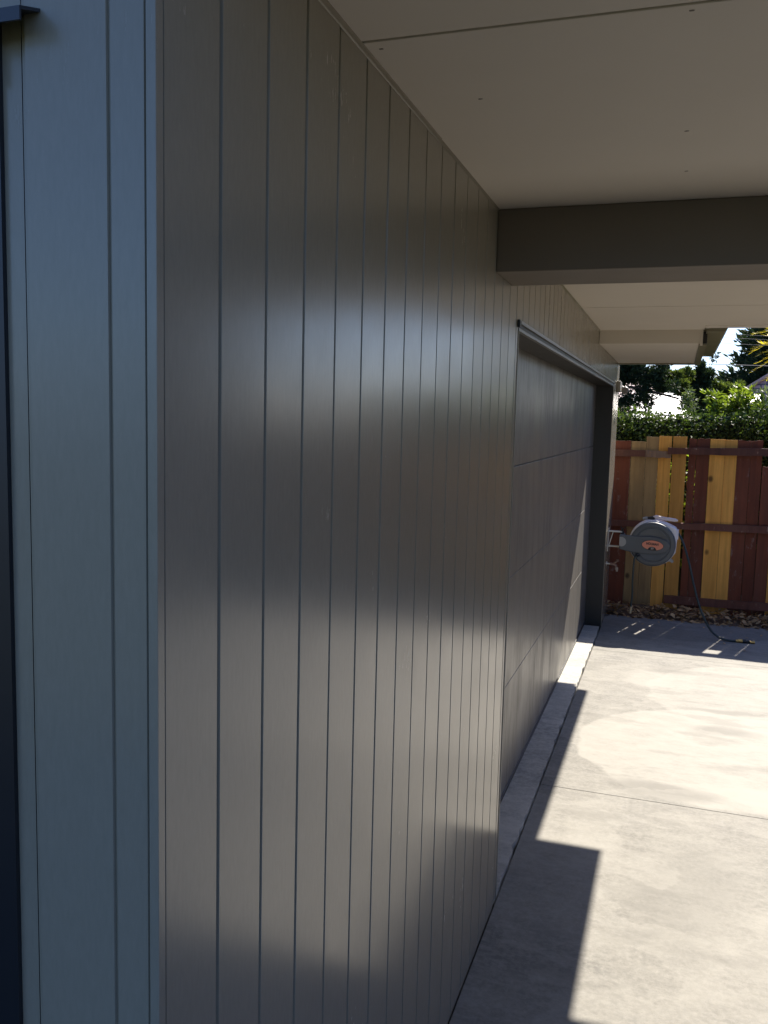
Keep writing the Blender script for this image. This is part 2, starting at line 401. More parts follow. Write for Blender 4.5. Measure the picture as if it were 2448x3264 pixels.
# eave fascia of the mid roof
fa = MB(); fa.box(.70,1.128,6.20,6.345,ZS-.004,ZS+.14); fa.box(1.118,1.128,5.2,6.20,ZS-.002,ZS+.14); fa.build('fascia', m_soffit, house, .003)
# boxed low eave at the far end
eb = MB(); eb.box(.001,.692,6.465,6.49,2.423,ZS+.02); eb.box(.676,.694,6.462,6.492,2.41,ZS+.002); 
eb.box(.001,.672,6.49,8.54,2.423,2.435); eb.build('boxed_eave', m_soffit, house, .002)
ef = MB(); ef.box(.672,.722,6.494,8.62,2.413,2.58); ef.box(.670,.724,6.338,6.51,ZS+.002,2.583); ef.box(-.3,.672,8.54,8.62,2.413,2.58); ef.build('fascia', m_gutter, house, .003)
gu = MB(); gu.extrude([(.714,2.49),(.825,2.49),(.847,2.515),(.851,2.60),(.835,2.60),(.825,2.53),(.714,2.51)],1,6.331,8.64); gu.build('gutter', m_gutter, house, .002)
dk = MB(); dk.box(.695,.7215,6.484,6.4935,2.425,2.505); dk.build('eave_gap', m_dark, house)
# roofs
m_roof = plain('roof_sheet', (.16,.16,.155), .5, 0, .08)
rf = MB()
rf.extrude([(-6.3,ZS+.014),(3.25,ZS+.014),(3.25,2.78),(-.5,3.5),(-6.3,2.8)],1,YC-.06,5.205)
rf.extrude([(-6.3,ZS+.014),(1.128,ZS+.014),(1.128,2.74),(-.5,3.3),(-6.3,2.75)],1,5.206,6.346)
rf.extrude([(-6.3,ZS+.014),(.70,ZS+.014),(.70,2.7),(-.5,3.2),(-6.3,2.73)],1,6.347,6.499)
rf.extrude([(-6.3,ZS+.06),(.74,ZS+.06),(.74,2.62),(-.5,3.1),(-6.3,2.7)],1,6.50,8.61)
rf.build('roof', m_roof, house)
# garage door
zb=.02; lines=[.585,1.12,1.652]; zz=[zb]+lines+[2.24]
gd = MB()
for i in range(4):
    a=zz[i]+((.0012,.0012,.0016,.0028)[i] if i else 0); b=zz[i+1]-(.0012,.0016,.0028,.001)[i]
    gd.box(XD-.04,XD,3.0,8.3,a,b)
gd.box(XD-.035,XD-.012,3.0,8.3,zb,2.24)
door = gd.build('garage_door', m_door, house, .002)
sl = MB(); sl.box(XD-.03,XD+.006,3.19,8.1,.0145,.034); sl.build('bottom_seal', m_black, door, .002)
for ya,zq in ((YD1,0),(YD0-.05,.0145)):
    jb = MB(); jb.box(-.25,-.0015,ya,ya+.05,zq,ZD+.02); jb.build('door_jamb', m_jamb, house, .002)
hdr = MB(); hdr.box(-.25,-.0015,YD0,YD1,ZD+.006,ZD+.05); hdr.build('door_head', m_jamb, house)
ft = MB(); ft.box(-.012,.0035,YD0-.005,YD1+.01,ZD-.002,ZD+.009); ft.build('head_trim', m_metal, house, .001)
sltt = MB(); sltt.box(-.012,.0012,YD0-.012,YD1+.008,ZD+.0095,ZD+.022); sltt.build('track_slot', m_slot, house)
fl = MB(); fl.extrude([(.001,ZD+.040),(.012,ZD+.034),(.012,ZD+.0225),(.001,ZD+.0225)],1,YD0-.008,YD1+.012); fl.build('head_flashing', m_metal, house)
cap_ = MB(); cap_.box(.001,.011,YD0-.032,YD0-.0085,ZD+.010,ZD+.036); cap_.build('flashing_end', m_black, house, .001)
for ya,zq in ((YD0-.008,.0145),(YD1+.002,0)):
    vt = MB(); vt.box(-.0012,.003,ya,ya+.006,zq,ZD-.002); vt.build('jamb_trim', m_trim, house)
vg = MB(); vg.box(-.0012,.0008,YD0-.002,YD0+.001,.0145,ZD-.002); vg.build('jamb_gap', m_slot, house)

# ------------------------------------------------------------------ sensor light on the end of the wall
sl_ = thing('security_light', 'small grey security light on a square box at the far corner of the house', 'light')
b = MB(); b.box(.0005,.036,8.48,8.70,2.155,2.255); b.build('mounting_box', m_trim, sl_, .006)
b = MB(); b.tube([(.03,8.76,2.21),(.055,8.76,2.20)],.012,10); b.box(0.0003,.032,8.71,8.80,2.17,2.24); b.build('swivel_arm', m_lamp, sl_, .003)
b = MB(); prof=[(.012,8.70),(.030,8.705),(.036,8.72),(.036,8.75),(.028,8.79),(.012,8.81)]; b.lathe_y(prof,.066,2.178,24); b.build('lamp_head', m_lamp, sl_, smooth=True)

# ------------------------------------------------------------------ paling fence
fence = thing('paling_fence', 'timber paling fence of mixed old red and new yellow boards behind the driveway', 'fence')
palings = [(-.9,-.035,1.69,'r'),(-.028,.128,1.69,'r'),(.134,.272,1.686,'w'),(.276,.393,1.736,'w'),(.396,.5165,1.747,'n'),(.528,.660,1.747,'n'),
           (.682,.7495,1.728,'r'),(.7545,.872,1.731,'r'),(.8755,1.0145,1.732,'n'),(1.017,1.1235,1.728,'n'),(1.1275,1.247,1.726,'r'),(1.25,1.352,1.727,'r'),(1.362,1.47,1.478,'r')]
x = 1.476
while x < 5.6:
    wd = random.uniform(.10,.135); palings.append((x,x+wd,1.70+random.uniform(-.03,.03),random.choice('rrrnw'))); x += wd+random.uniform(.002,.008)
mm = {'r':m_red,'n':m_new,'w':m_weather}
for i,(a,b_,h,k) in enumerate(palings):
    q = MB(); yb = 9.142+random.uniform(-.003,.003); ti = random.uniform(-.003,.003)
    jag = [(a+(b_-a)*f, h+random.uniform(-.006,.006) if k=='r' else h+random.uniform(-.0015,.0015)) for f in (0,.3,.65,1)]
    poly = [(a+ti,-.05),(b_+ti,-.05)]+jag[::-1]
    q.extrude(poly,1,yb,yb+.016)
    o = q.build('paling', mm[k], fence)
    if k=='r' and i<14: o['label']='old dark red stained board with flaking paint'
    if k=='n' and i<14: o['label']='new yellow pine board with knots'
    if k=='w' and i<14: o['label']='greyed weathered pine board'
def rail(x0,x1,za0,za1,zb0,zb1,m,y0=9.092,dep=.045,segs=14):
    q=MB(); vs=[];fs=[]
    for i in range(segs+1):
        f=i/segs; xx=x0+(x1-x0)*f; t=za0+(za1-za0)*f+random.uniform(-.003,.003); b=zb0+(zb1-zb0)*f+random.uniform(-.003,.003); yy=y0+random.uniform(-.002,.002)
        vs+=[(xx,yy,b),(xx,yy,t),(xx,y0+dep,t),(xx,y0+dep,b)]
    for i in range(segs):
        for k in range(4): fs.append((i*4+k,i*4+(k+1)%4,i*4+4+(k+1)%4,i*4+4+k))
    fs += [(3,2,1,0),tuple(segs*4+k for k in range(4))]; q.add(vs,fs); return q.build('rail', m, fence)
rail(-.9,.272,1.603,1.601,1.535,1.535,m_rail); rail(.2725,.515,1.601,1.596,1.533,1.531,m_railgrey)
rail(.484,1.9,1.634,1.668,1.572,1.59,m_rail,9.075,.048); rail(1.905,5.6,1.62,1.63,1.55,1.56,m_rail)
rail(-.9,1.9,.865,.917,.818,.842,m_rail); rail(1.905,5.6,.90,.92,.83,.85,m_rail)
o=rail(.53,1.9,.150,.155,.075,.083,m_rail); rail(1.905,5.6,.155,.16,.085,.09,m_rail)
for xp in (-.45,2.3,4.6):
    q=MB(); q.box(xp,xp+.09,9.16,9.24,-.3,1.66); q.build('post', m_rail, fence)

side = thing('paling_fence', 'unseen dark red paling fence added beside the driveway to block low sky', 'fence')  # out of view; added to block low sky and darken the front wall
y=-4.0
q=MB()
while y<9.0:
    wd=random.uniform(.11,.14); q.box(4.42,4.438,y,y+wd,-.05,1.72+random.uniform(-.03,.03)); y+=wd+.004
q.build('palings', m_red, side)
for z in (.15,.88,1.58):
    q=MB(); q.box(4.375,4.419,-4,9.05,z,z+.07); q.build('rail', m_rail, side)
# ------------------------------------------------------------------ leaf litter
V=[];Fc=[]
for i in range(900):
    x=random.uniform(-.2,2.4); y=8.60+abs(random.gauss(.22,.16)); 
    if y>9.12: y=random.uniform(8.75,9.1)
    z=-.03+.075*math.sin(math.pi*min(1,max(0,(y-8.6)/.8)))**.8+random.uniform(0,.03)
    if y<8.68: z=.004+random.uniform(0,.006)
    L=random.uniform(.025,.095); W_=L*random.uniform(.3,.6)
    rot=Matrix.Rotation(random.uniform(0,6.28),3,'Z')@Matrix.Rotation(random.gauss(0,.45),3,'X')@Matrix.Rotation(random.gauss(0,.4),3,'Y')
    n0=len(V)
    z-=.008
    for p in ((-L/2,0,0),(-L*.1,-W_/2,W_*.2),(L/2,0,W_*.1),(-L*.05,W_/2,W_*.22)): V.append(Vector((x,y,z))+rot@Vector(p))
    Fc.append((n0,n0+1,n0+2,n0+3))
for x,y in ((.36,8.35),(1.25,8.2),(1.38,8.33),(1.05,7.9),(.5,8.5),(1.2,7.7),(1.43,7.95),(.25,8.55),(.9,8.45)):
    n0=len(V); L=.04; a=random.uniform(0,3)
    for p in ((-L/2,0,.004),(0,-L*.25,.006),(L/2,0,.007),(0,L*.25,.009)): V.append(Vector((x,y,0))+Matrix.Rotation(a,3,'Z')@Vector(p))
    Fc.append((n0,n0+1,n0+2,n0+3))
tag(raw('leaf_litter', V, Fc, m_litter), 'dry brown fallen leaves along the foot of the fence', 'leaves', kind='stuff')

# ------------------------------------------------------------------ hose reel on its bracket
reel = thing('hose_reel', 'grey and white wall-mounted garden hose reel with an orange oval sticker', 'hose reel')
CX,CZ,YF = .405,.762,8.33; RD=.204
# white casing: round with a square upper right corner
def arc(cx,cz,r,a0,a1,n): return [(cx+r*math.cos(R(a0+(a1-a0)*i/n)), cz+r*math.sin(R(a0+(a1-a0)*i/n))) for i in range(n+1)]
outl = arc(CX,CZ+.004,.214,78,318,40)+[(CX+.206,CZ-.07),(CX+.213,CZ+.05),(CX+.213,CZ+.13),(CX+.20,CZ+.155),(CX+.16,CZ+.175),(CX+.10,CZ+.2)]
b=MB(); b.extrude(outl,1,YF+.035,YF+.19); b.build('casing', m_white, reel, .012, True)
b=MB(); b.extrude([(CX+.213,CZ+.05),(CX+.222,CZ+.055),(CX+.222,CZ+.135),(CX+.213,CZ+.14)],1,YF+.06,YF+.16); b.build('hose_guide', m_white, reel, .003)
b=MB(); b.lathe_y([(.02,YF+.004),(.10,YF+.004),(.112,YF+.0),(.148,YF-.002),(.152,YF+.003),(.158,YF+.003),(.164,YF-.004),(.190,YF-.004),(.2,YF+.002),(RD,YF+.012),(RD,YF+.05),(.19,YF+.06)],CX,CZ,64); b.build('drum_cover', m_reelgrey, reel, smooth=True)
armp=[(.110,CZ+.072),(.110,CZ-.058),(.16,CZ-.072),(.235,CZ-.085),(.33,CZ-.092),(.43,CZ-.088),(.52,CZ-.066),(.555,CZ-.03),(.56,CZ+.01),(.53,CZ+.045),(.45,CZ+.068),(.36,CZ+.074),(.25,CZ+.070),(.17,CZ+.071)]
b=MB(); b.extrude(armp,1,YF-.016,YF+.02); arm=b.build('support_arm', m_reelgrey, reel, .007, True)
b=MB(); b.box(.110,.152,YF-.012,YF+.17,CZ-.055,CZ+.070); b.build('hinge_block', m_reelgrey, reel, .008)
pts=[(.1105,CZ+.052),(.1105,CZ-.034)]+arc(.128,CZ+.009,.044,-88,88,14); b=MB(); b.extrude(pts,1,YF-.0215,YF-.013); b.build('end_cap', m_cap, reel, .002)
def ell(cx,cz,a,b_,n=40,rot=0,t0=0,t1=360): 
    c,s=math.cos(R(rot)),math.sin(R(rot)); out=[]
    for i in range(n):
        t=R(t0+(t1-t0)*i/(n if t1-t0==360 else n-1)); u,v=a*math.cos(t),b_*math.sin(t); out.append((cx+u*c-v*s,cz+u*s+v*c))
    return out
SX,SZ=.407,CZ-.006
b=MB(); b.extrude(ell(SX,SZ,.094,.045,40,-3),1,YF-.0205,YF-.0155); st=b.build('sticker', m_sticker, reel)
b=MB(); b.extrude([p for p in ell(SX-.003,SZ-.0435,.037,.030,20,-3,0,180)],1,YF-.0222,YF-.0200); b.build('number_patch', m_ink, st)
b=MB(); outer=ell(SX,SZ,.097,.048,48,-3); inner=ell(SX,SZ,.0935,.0445,48,-3)
b.add([(x,YF-.0207,z) for x,z in outer+inner],[(i,(i+1)%48,48+(i+1)%48,48+i) for i in range(48)]); b.build('sticker_border', m_ink, st)
def text(s, x, y, z, size, mat, parent, name, tilt=-3, sx=1.0, off=.0):
    cu=bpy.data.curves.new(name,'FONT'); cu.body=s; cu.size=size; cu.align_x='CENTER'; cu.align_y='CENTER'; cu.extrude=.0006; cu.offset=off
    tmp=bpy.data.objects.new('tmp',cu); COL.objects.link(tmp); bpy.context.view_layer.update()
    me=bpy.data.meshes.new_from_object(tmp.evaluated_get(bpy.context.evaluated_depsgraph_get()))
    bpy.data.objects.remove(tmp); me.materials.clear(); me.materials.append(mat); me.name=name
    Mx=Matrix.Translation((x,y,z))@Matrix.Rotation(R(-tilt),4,'Y')@Matrix.Rotation(R(90),4,'X')@Matrix.Scale(sx,4,(1,0,0))
    me.transform(Mx); o=bpy.data.objects.new(name,me); COL.objects.link(o); o.parent=parent; return o
text('HOLMAN', SX-.002, YF-.0213, SZ+.012, .030, m_ink, st, 'lettering', -3, .86, .0011)
text('20', SX-.003, YF-.0230, SZ-.0285, .025, m_inkpale, st, 'lettering', -3, 1.1, .0004)
# steel bracket on the wall
b=MB()
for z in (CZ+.085, CZ-.055): b.box(.0005,.128,YF+.055,YF+.105,z,z+.011)
b.box(.0005,.006,YF+.04,YF+.12,CZ-.10,CZ+.12)
b.tube([(.012,YF+.08,CZ-.045),(.045,YF+.08,CZ+.085)],.005,8)
b.build('wall_bracket', m_bracket, reel, .002)
b=MB(); b.tube([(.128,YF+.08,CZ-.075),(.128,YF+.08,CZ+.118)],.009,12); b.tube([(.112,YF+.08,CZ+.138),(.128,YF+.08,CZ+.116),(.15,YF+.08,CZ+.136)],.006,8); b.tube([(.128,YF+.08,CZ+.07),(.128,YF+.08,CZ+.10)],.017,12); b.build('pivot_pin', m_black, reel, smooth=True)
b=MB(); b.extrude([(CX+.14,CZ-.155),(CX+.175,CZ-.13),(CX+.195,CZ-.155),(CX+.18,CZ-.17),(CX+.165,CZ-.158)],1,YF+.06,YF+.09); b.build('handle_clip', m_cap, reel, .002)
# hoses
def smoothpath(P, n=8):
    P=[Vector(p) for p in P]; out=[]
    for i in range(len(P)-1):
        p0=P[max(i-1,0)];p1=P[i];p2=P[i+1];p3=P[min(i+2,len(P)-1)]
        for k in range(n):
            t=k/n; out.append(.5*((2*p1)+(-p0+p2)*t+(2*p0-5*p1+4*p2-p3)*t*t+(-p0+3*p1-3*p2+p3)*t**3))
    return out+[P[-1]]
b=MB(); b.tube(smoothpath([(.60,8.44,.885),(.625,8.42,.872),(.678,8.36,.775),(.732,8.28,.62),(.785,8.18,.43),(.845,8.09,.25),(.925,8.03,.10),(1.0,8.015,.032),(1.07,8.005,.012),(1.155,8.0,.0115)]),.0095,10); b.build('outlet_hose', m_hose, reel, smooth=True)
b=MB(); b.tube(smoothpath([(.285,YF-.012,CZ-.105),(.262,YF-.026,CZ-.125),(.252,YF-.03,CZ-.17),(.248,YF-.03,.42),(.252,YF-.028,.3),(.246,YF-.03,.165)]),.0088,10); ih=b.build('inlet_hose', m_hose, reel, smooth=True)
b=MB(); b.tube([(.246,YF-.03,.172),(.246,YF-.03,.15),(.245,YF-.03,.149),(.245,YF-.03,.13),(.244,YF-.03,.129),(.243,YF-.03,.108)],[.013,.013,.0155,.0155,.012,.012],12); b.build('tap_fitting', plain('cream_brass',(.55,.45,.28),.4,.4), ih)
b=MB(); b.tube([(.29,YF-.008,CZ-.1),(.272,YF-.022,CZ-.112)],.017,12); b.build('inlet_collar', m_black, reel)
# hose end connector on the slab
b=MB(); b.tube([(1.148,8.0,.013),(1.165,8.0005,.013),(1.166,8.0005,.0165),(1.2,8.002,.0165)],[.0135,.0135,.0165,.0165],12); hc=b.build('hose_connector', m_brass, reel, smooth=True)
b=MB(); b.tube([(1.2,8.002,.016),(1.225,8.003,.016),(1.226,8.003,.012),(1.245,8.004,.012),(1.246,8.004,.015),(1.26,8.005,.015)],[.0158,.0158,.012,.012,.0145,.0145],12); b.build('connector_grip', m_black, hc, smooth=True)
b=MB(); b.tube([(1.26,8.005,.013),(1.3,8.007,.013)],.012,12); b.build('connector_tip', m_brass, hc, smooth=True)
# spray wand lying on the reel
wand = thing('spray_wand', 'pinkish white spray wand with black grip lying on top of the hose reel', 'hose nozzle')
zt=CZ+.218
b=MB(); b.tube([(.395,YF+.10,zt+.022),(.42,YF+.10,zt+.027),(.47,YF+.10,zt+.018),(.53,YF+.10,zt+.013),(.59,YF+.10,zt+.008),(.615,YF+.10,zt+.004)],[.012,.019,.017,.016,.015,.007],14); b.build('wand_body', plain('pale_pink_plastic',(.78,.66,.64),.35,0,.04), wand, smooth=True)
b=MB(); b.tube([(.345,YF+.10,zt+.012),(.385,YF+.10,zt+.016),(.41,YF+.10,zt+.020)],[.012,.015,.0165],12); b.build('grip', m_black, wand, smooth=True)
b=MB(); b.tube([(.305,YF+.10,zt+.006),(.322,YF+.10,zt+.009),(.323,YF+.10,zt+.009),(.347,YF+.10,zt+.012)],[.011,.011,.015,.015],12); b.build('connector', m_cap, wand, smooth=True)

# ------------------------------------------------------------------ garden tap and its pipe
tap = thing('garden_tap', 'weathered bronze garden tap sticking out of the end wall below the hose reel', 'tap')
ty,tz=8.40,.537
b=MB(); b.tube([(.0005,ty,tz+.006),(.035,ty,tz+.006)],.008,10); b.tube([(.0005,ty,tz+.006),(.004,ty,tz+.006)],.022,12); b.build('pipe', m_bracket, tap, smooth=True)
b=MB(); b.tube([(.034,ty,tz+.005),(.07,ty,tz+.002),(.085,ty,tz-.006),(.092,ty,tz-.03)],[.013,.015,.013,.012],12); b.tube([(.062,ty,tz+.005),(.085,ty,tz+.028),(.10,ty,tz+.04)],[.012,.010,.008],10); b.build('spout', m_bronze, tap, smooth=True)
b=MB(); b.tube([(.088,ty,tz+.05),(.112,ty,tz+.035)],.007,8); b.tube([(.098,ty-.028,tz+.04),(.104,ty+.028,tz+.046)],.006,8); b.build('handle', m_bronze, tap, smooth=True)
b=MB(); b.tube([(.092,ty,tz-.024),(.095,ty,tz-.045),(.0955,ty,tz-.046),(.098,ty,tz-.062)],[.015,.015,.010,.010],12); b.build('hose_adaptor', plain('adaptor_cream',(.5,.42,.32),.5), tap, smooth=True)

# ------------------------------------------------------------------ planting behind the fence
def leaves(pts, dirs, L, W, droop=0.0, jit=.6):
    """diamond leaves at pts pointing along dirs (numpy)"""
    n=len(pts); d=dirs+rng.normal(0,jit,(n,3)); d[:,2]-=droop; d/=np.linalg.norm(d,axis=1)[:,None]+1e-9
    s=np.cross(d, rng.normal(0,1,(n,3))); s/=np.linalg.norm(s,axis=1)[:,None]+1e-9
    l=(L*rng.uniform(.6,1.35,n))[:,None]; wd=(W*rng.uniform(.6,1.3,n))[:,None]
    nn=np.cross(d,s)
    V=np.stack([pts, pts+d*l*.45+s*wd*.5+nn*wd*.15, pts+d*l, pts+d*l*.45-s*wd*.5+nn*wd*.15],1).reshape(-1,3)
    return V
def blob_pts(blobs, n, shell=.55):
    vol=np.array([b[3]*b[4]*b[5] for b in blobs])**.7; k=rng.choice(len(blobs), n, p=vol/vol.sum()); B=np.array(blobs)
    u=rng.normal(0,1,(n,3)); u/=np.linalg.norm(u,axis=1)[:,None]; r=rng.uniform(shell,1.0,n)[:,None]**.6
    return B[k,:3]+u*r*B[k,3:6], u
def leafobj(name, V, mat, parent): 
    return raw(name, V, np.arange(len(V)).reshape(-1,4), mat, parent)
def trunk(P, r0, r1, parent, name='trunk'):
    b=MB(); P=smoothpath(P,4); b.tube(P,[r0+(r1-r0)*i/(len(P)-1) for i in range(len(P))],8); return b
# hedge
hedge=thing('hedge','dense dark green leafy hedge directly behind the paling fence','hedge')
blobs=[]
for i in range(48):
    x=-1.1+4.3*i/47+random.gauss(0,.03); top=2.03+random.uniform(-.06,.075)+(.20*min(1,(x-1.25)/.3) if x>1.25 else 0)
    for lv in range(5):
        r=random.uniform(.17,.26); blobs.append((x+random.gauss(0,.05),10.62+random.uniform(-.2,.25),top-r-.30*lv+random.uniform(-.05,.02),r*1.1,r,r))
P,U=blob_pts(blobs,28000,.5); n=16000; Q=np.stack([rng.uniform(-1.1,3.3,n),rng.uniform(10.33,10.56,n),rng.uniform(.9,1.99,n)],1); Q[:,2]+=.2*np.clip((Q[:,0]-1.25)/.3,0,1)
P=np.concatenate([P,Q]); U=np.concatenate([U,np.tile([0,-1.,.1],(n,1))])
leafobj('foliage',leaves(P,U,.05,.032,.1,.8),m_hedge,hedge)
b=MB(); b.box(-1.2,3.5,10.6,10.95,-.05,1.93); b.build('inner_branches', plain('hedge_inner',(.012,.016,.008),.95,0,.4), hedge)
b=MB()
for i in range(10): x=-1+i*.45; b.tube([(x,10.7,-.1),(x+.03,10.7,.8),(x,10.72,1.5)],[.03,.025,.012],6)
b.build('stems', m_bark, hedge)
def scatter_tree(name,label,cat,tr,blobs,n,L,W,mat,droop=.1,jit=.6,shell=.5,branches=(),group=None,updir=None):
    t=thing(name,label,cat,group)
    b=trunk(*tr,t)
    for br in branches: 
        P=smoothpath(br[0],4); b.tube(P,[br[1]+(br[2]-br[1])*i/(len(P)-1) for i in range(len(P))],6)
    b.build('trunk',m_bark,t)
    P,U=blob_pts(blobs,n,shell)
    if updir is not None: U=U*.6+np.array(updir)
    leafobj('crown',leaves(P,U,L,W,droop,jit),mat,t); return t
def rb(c,n,spread,r):
    return [(c[0]+random.gauss(0,spread[0]),c[1]+random.gauss(0,spread[1]),c[2]+random.gauss(0,spread[2]),*(random.uniform(.6,1.25)*r for _ in range(3))) for _ in range(n)]
# cypresses seen over the hedge, their boughs overlapping
scatter_tree('cypress_tree','dark open cypress bough hanging just past the end of the house wall','tree',([(-.75,13,-.1),(-.7,13,1.2),(-.55,13,2.5),(-.5,13,3.6)],.10,.04),
  rb((-.05,13,2.60),16,(.20,.2,.07),.10)+rb((.12,13,2.46),12,(.14,.2,.08),.10)+rb((-.3,13,3.0),16,(.35,.25,.25),.18)+rb((-.16,13,2.14),18,(.13,.2,.07),.075)+rb((.06,13,2.27),9,(.13,.1,.06),.07)+rb((-.22,13,2.62),7,(.08,.1,.06),.09),
  21000,.06,.02,m_cyp_dark,.1,.55,.1,[([(-.6,13,2.1),(-.2,12.95,2.36),(.15,12.9,2.32),(.55,12.9,2.22)],.03,.012),([(-.58,13,2.4),(-.2,13,2.55),(.2,13,2.6)],.025,.01)])
scatter_tree('cypress_tree','lighter green feathery cypress bough between two darker trees','tree',([(.84,13.75,-.1),(.82,13.75,1.4),(.76,13.7,2.15),(.58,13.6,2.33),(.36,13.5,2.42)],.05,.012),
  rb((.44,13.5,2.46),22,(.12,.15,.06),.06)+rb((.50,13.5,2.36),12,(.12,.12,.03),.05)+rb((.33,13.5,2.54),8,(.09,.1,.03),.04)+rb((.60,13.5,2.56),8,(.06,.1,.04),.04),
  11000,.06,.017,m_cyp,-.25,.45,.1,[([(.76,13.7,2.15),(.60,13.5,2.28),(.30,13.4,2.28)],.014,.006)],updir=(.35,0,.55))
scatter_tree('cypress_tree','dark narrow cypress with a ragged pointed top left of the bright bush','tree',([(.86,14,-.1),(.87,14,1.4),(.86,14,2.85)],.05,.012),
  rb((.83,14,2.55),14,(.09,.12,.09),.07)+rb((.84,14,2.72),6,(.05,.08,.05),.04)+rb((.82,14,2.3),16,(.09,.12,.1),.075)+rb((1.0,14,2.83),5,(.03,.05,.05),.022)+rb((.72,14,2.62),5,(.06,.05,.04),.035)+rb((.83,14,1.95),10,(.09,.1,.15),.10),
  12000,.06,.018,m_cyp_dark,-.25,.5,.1,updir=(.3,0,.5))
scatter_tree('shrub','pale grey green shrub growing up through the top of the hedge','shrub',([(.70,11.6,-.1),(.70,11.6,1.2),(.69,11.6,2.1)],.02,.008),
  rb((.69,11.6,2.12),9,(.05,.08,.10),.06),420,.045,.02,m_grey,-.1,.7,.2)
scatter_tree('cypress_tree','low dark green cypress hump between the pointed cypress and the tiled roof','tree',([(1.15,14.5,-.1),(1.15,14.5,1.2),(1.15,14.5,2.2)],.06,.02),
  rb((1.22,14.5,2.40),18,(.22,.15,.05),.07)+rb((1.15,14.5,2.1),16,(.22,.15,.12),.11)+rb((1.6,14.5,2.1),12,(.22,.15,.1),.12),13000,.06,.02,m_cyp,-.15,.5,.15,updir=(.2,0,.4))
shoots=thing('shrub','bright green shoots close behind the gaps in the paling fence','shrub')
b=MB(); Pp=[];Dd=[]
for i in range(16):
    x0=random.choice([.5,.66,1.50,1.53,1.56,1.6])+random.gauss(0,.03); P=smoothpath([(x0,9.6,-.1),(x0+random.gauss(0,.03),9.55,.8),(x0+random.gauss(0,.05),9.5+random.gauss(0,.05),random.uniform(1.2,1.6))],5); b.tube(P,.005,5)
    for q in P[3:]:
        for k in range(9): Pp.append(tuple(q+Vector((random.gauss(0,.03),random.gauss(0,.04),random.gauss(0,.05))))); Dd.append((random.uniform(-1,1),random.uniform(-.6,.6),random.uniform(-.2,.7)))
b.build('twigs',m_bark,shoots); leafobj('foliage',leaves(np.array(Pp),np.array(Dd),.07,.03,.05,.3),m_bush,shoots)
# bright bush
bush=thing('bush','sunlit yellow green bush with long leaflets rising above the hedge','bush')
stems=MB(); Pp=[];Dd=[]
for i in range(46):
    bx=random.gauss(1.18,.12); tip=Vector((random.uniform(.86,1.5),11+random.uniform(-.25,.25),random.uniform(1.75,2.2)))
    if i%4==0: tip.z=random.uniform(2.2,2.37); tip.x=random.uniform(1.15,1.36)
    if i%7==0: tip=Vector((random.uniform(.86,1.0),11,random.uniform(2.15,2.26)))
    P=smoothpath([(bx,11,.8),(bx*.6+tip.x*.4,11,tip.z-.35),tip],6); stems.tube(P,[.006-.004*k/(len(P)-1) for k in range(len(P))],5)
    for q in P[7:]:
        for s in range(6): Pp.append(q+Vector((random.gauss(0,.012),random.gauss(0,.012),random.gauss(0,.012)))); Dd.append(Vector((random.uniform(-1,1),random.uniform(-1,1),random.uniform(-.1,.75))).normalized())
stems.build('stems',m_bark,bush)
leafobj('foliage',leaves(np.array([tuple(p) for p in Pp]),np.array([tuple(p) for p in Dd]),.085,.030,.05,.25),m_bush,bush)
scatter_tree('shrub','grey green shrub right of the bright bush above the fence','shrub',([(1.5,11.3,-.1),(1.5,11.3,1.0),(1.52,11.3,2.0)],.04,.015),
  rb((1.5,11.3,2.08),14,(.12,.15,.09),.10)+rb((1.45,11.3,1.8),10,(.15,.15,.1),.12)+rb((1.9,11.3,1.95),12,(.25,.15,.08),.12),4200,.06,.024,m_grey,0,.6,.3)
# big dark conifer far behind
con=thing('conifer_tree','large dark conifer with layered boughs standing against the sky','tree')
b=trunk([(3.7,26,-.1),(3.7,26,4),(3.7,26,6.7)],.24,.03,con); Pp=[];Dd=[]
for i in range(520):
    z=random.uniform(1.0,6.5); L=min(2.3,(6.7-z)*.57)*random.uniform(.82,1.03)+random.uniform(.0,.12); a=random.uniform(0,6.283)
    base=Vector((3.7,26,z-.25*L)); tip=base+Vector((math.cos(a)*L,math.sin(a)*L,L*random.uniform(.05,.45)))
    if i%3==0: b.tube([base,tip],[.03,.008],5)
    for k in range(135):
        f=random.uniform(.25,1.05); sp=.07+.12*(1-f); q=base.lerp(tip,f)+Vector((random.gauss(0,sp),random.gauss(0,sp),random.gauss(0,sp*.7)))
        Pp.append(tuple(q)); Dd.append(tuple((tip-base).normalized()+Vector((0,0,.35))))
b.build('trunk',m_bark,con)
leafobj('crown',leaves(np.array(Pp),np.array(Dd),.21,.075,0,.4),m_cyp_dark,con)
# golden palm
palm=thing('palm_plant','golden leaved palm with spiky fronds at the right above the fence','palm')
b=MB(); b.tube(smoothpath([(2.15,13,-.1),(2.12,13,1.4),(2.05,13,2.85)],5),.05,8); b.build('trunk',m_bark,palm)
V=[]
for i in range(64):
    a=random.uniform(0,6.283); L=random.uniform(.42,.62); el=random.uniform(-.35,.95)
    d0=Vector((math.cos(a)*math.cos(el),math.sin(a)*math.cos(el)*.8,math.sin(el))); o=Vector((1.98+random.gauss(0,.06),13,2.93+random.gauss(0,.09)))
    for k in range(16):
        t=.2+.8*k/15; p=o+d0*L*t+Vector((0,0,-.22*t*t*L)); sd=d0.cross(Vector((0,0,1))).normalized()
        for s in (-1,1):
            dd=(d0*.9+sd*s*.55+Vector((0,0,random.uniform(-.3,.15)))).normalized(); ll=random.uniform(.10,.17)*(1.15-.5*t); ww=dd.cross(Vector((0,0,1))).normalized()*.008
            V += [tuple(p),tuple(p+dd*ll*.4+ww),tuple(p+dd*ll),tuple(p+dd*ll*.4-ww)]
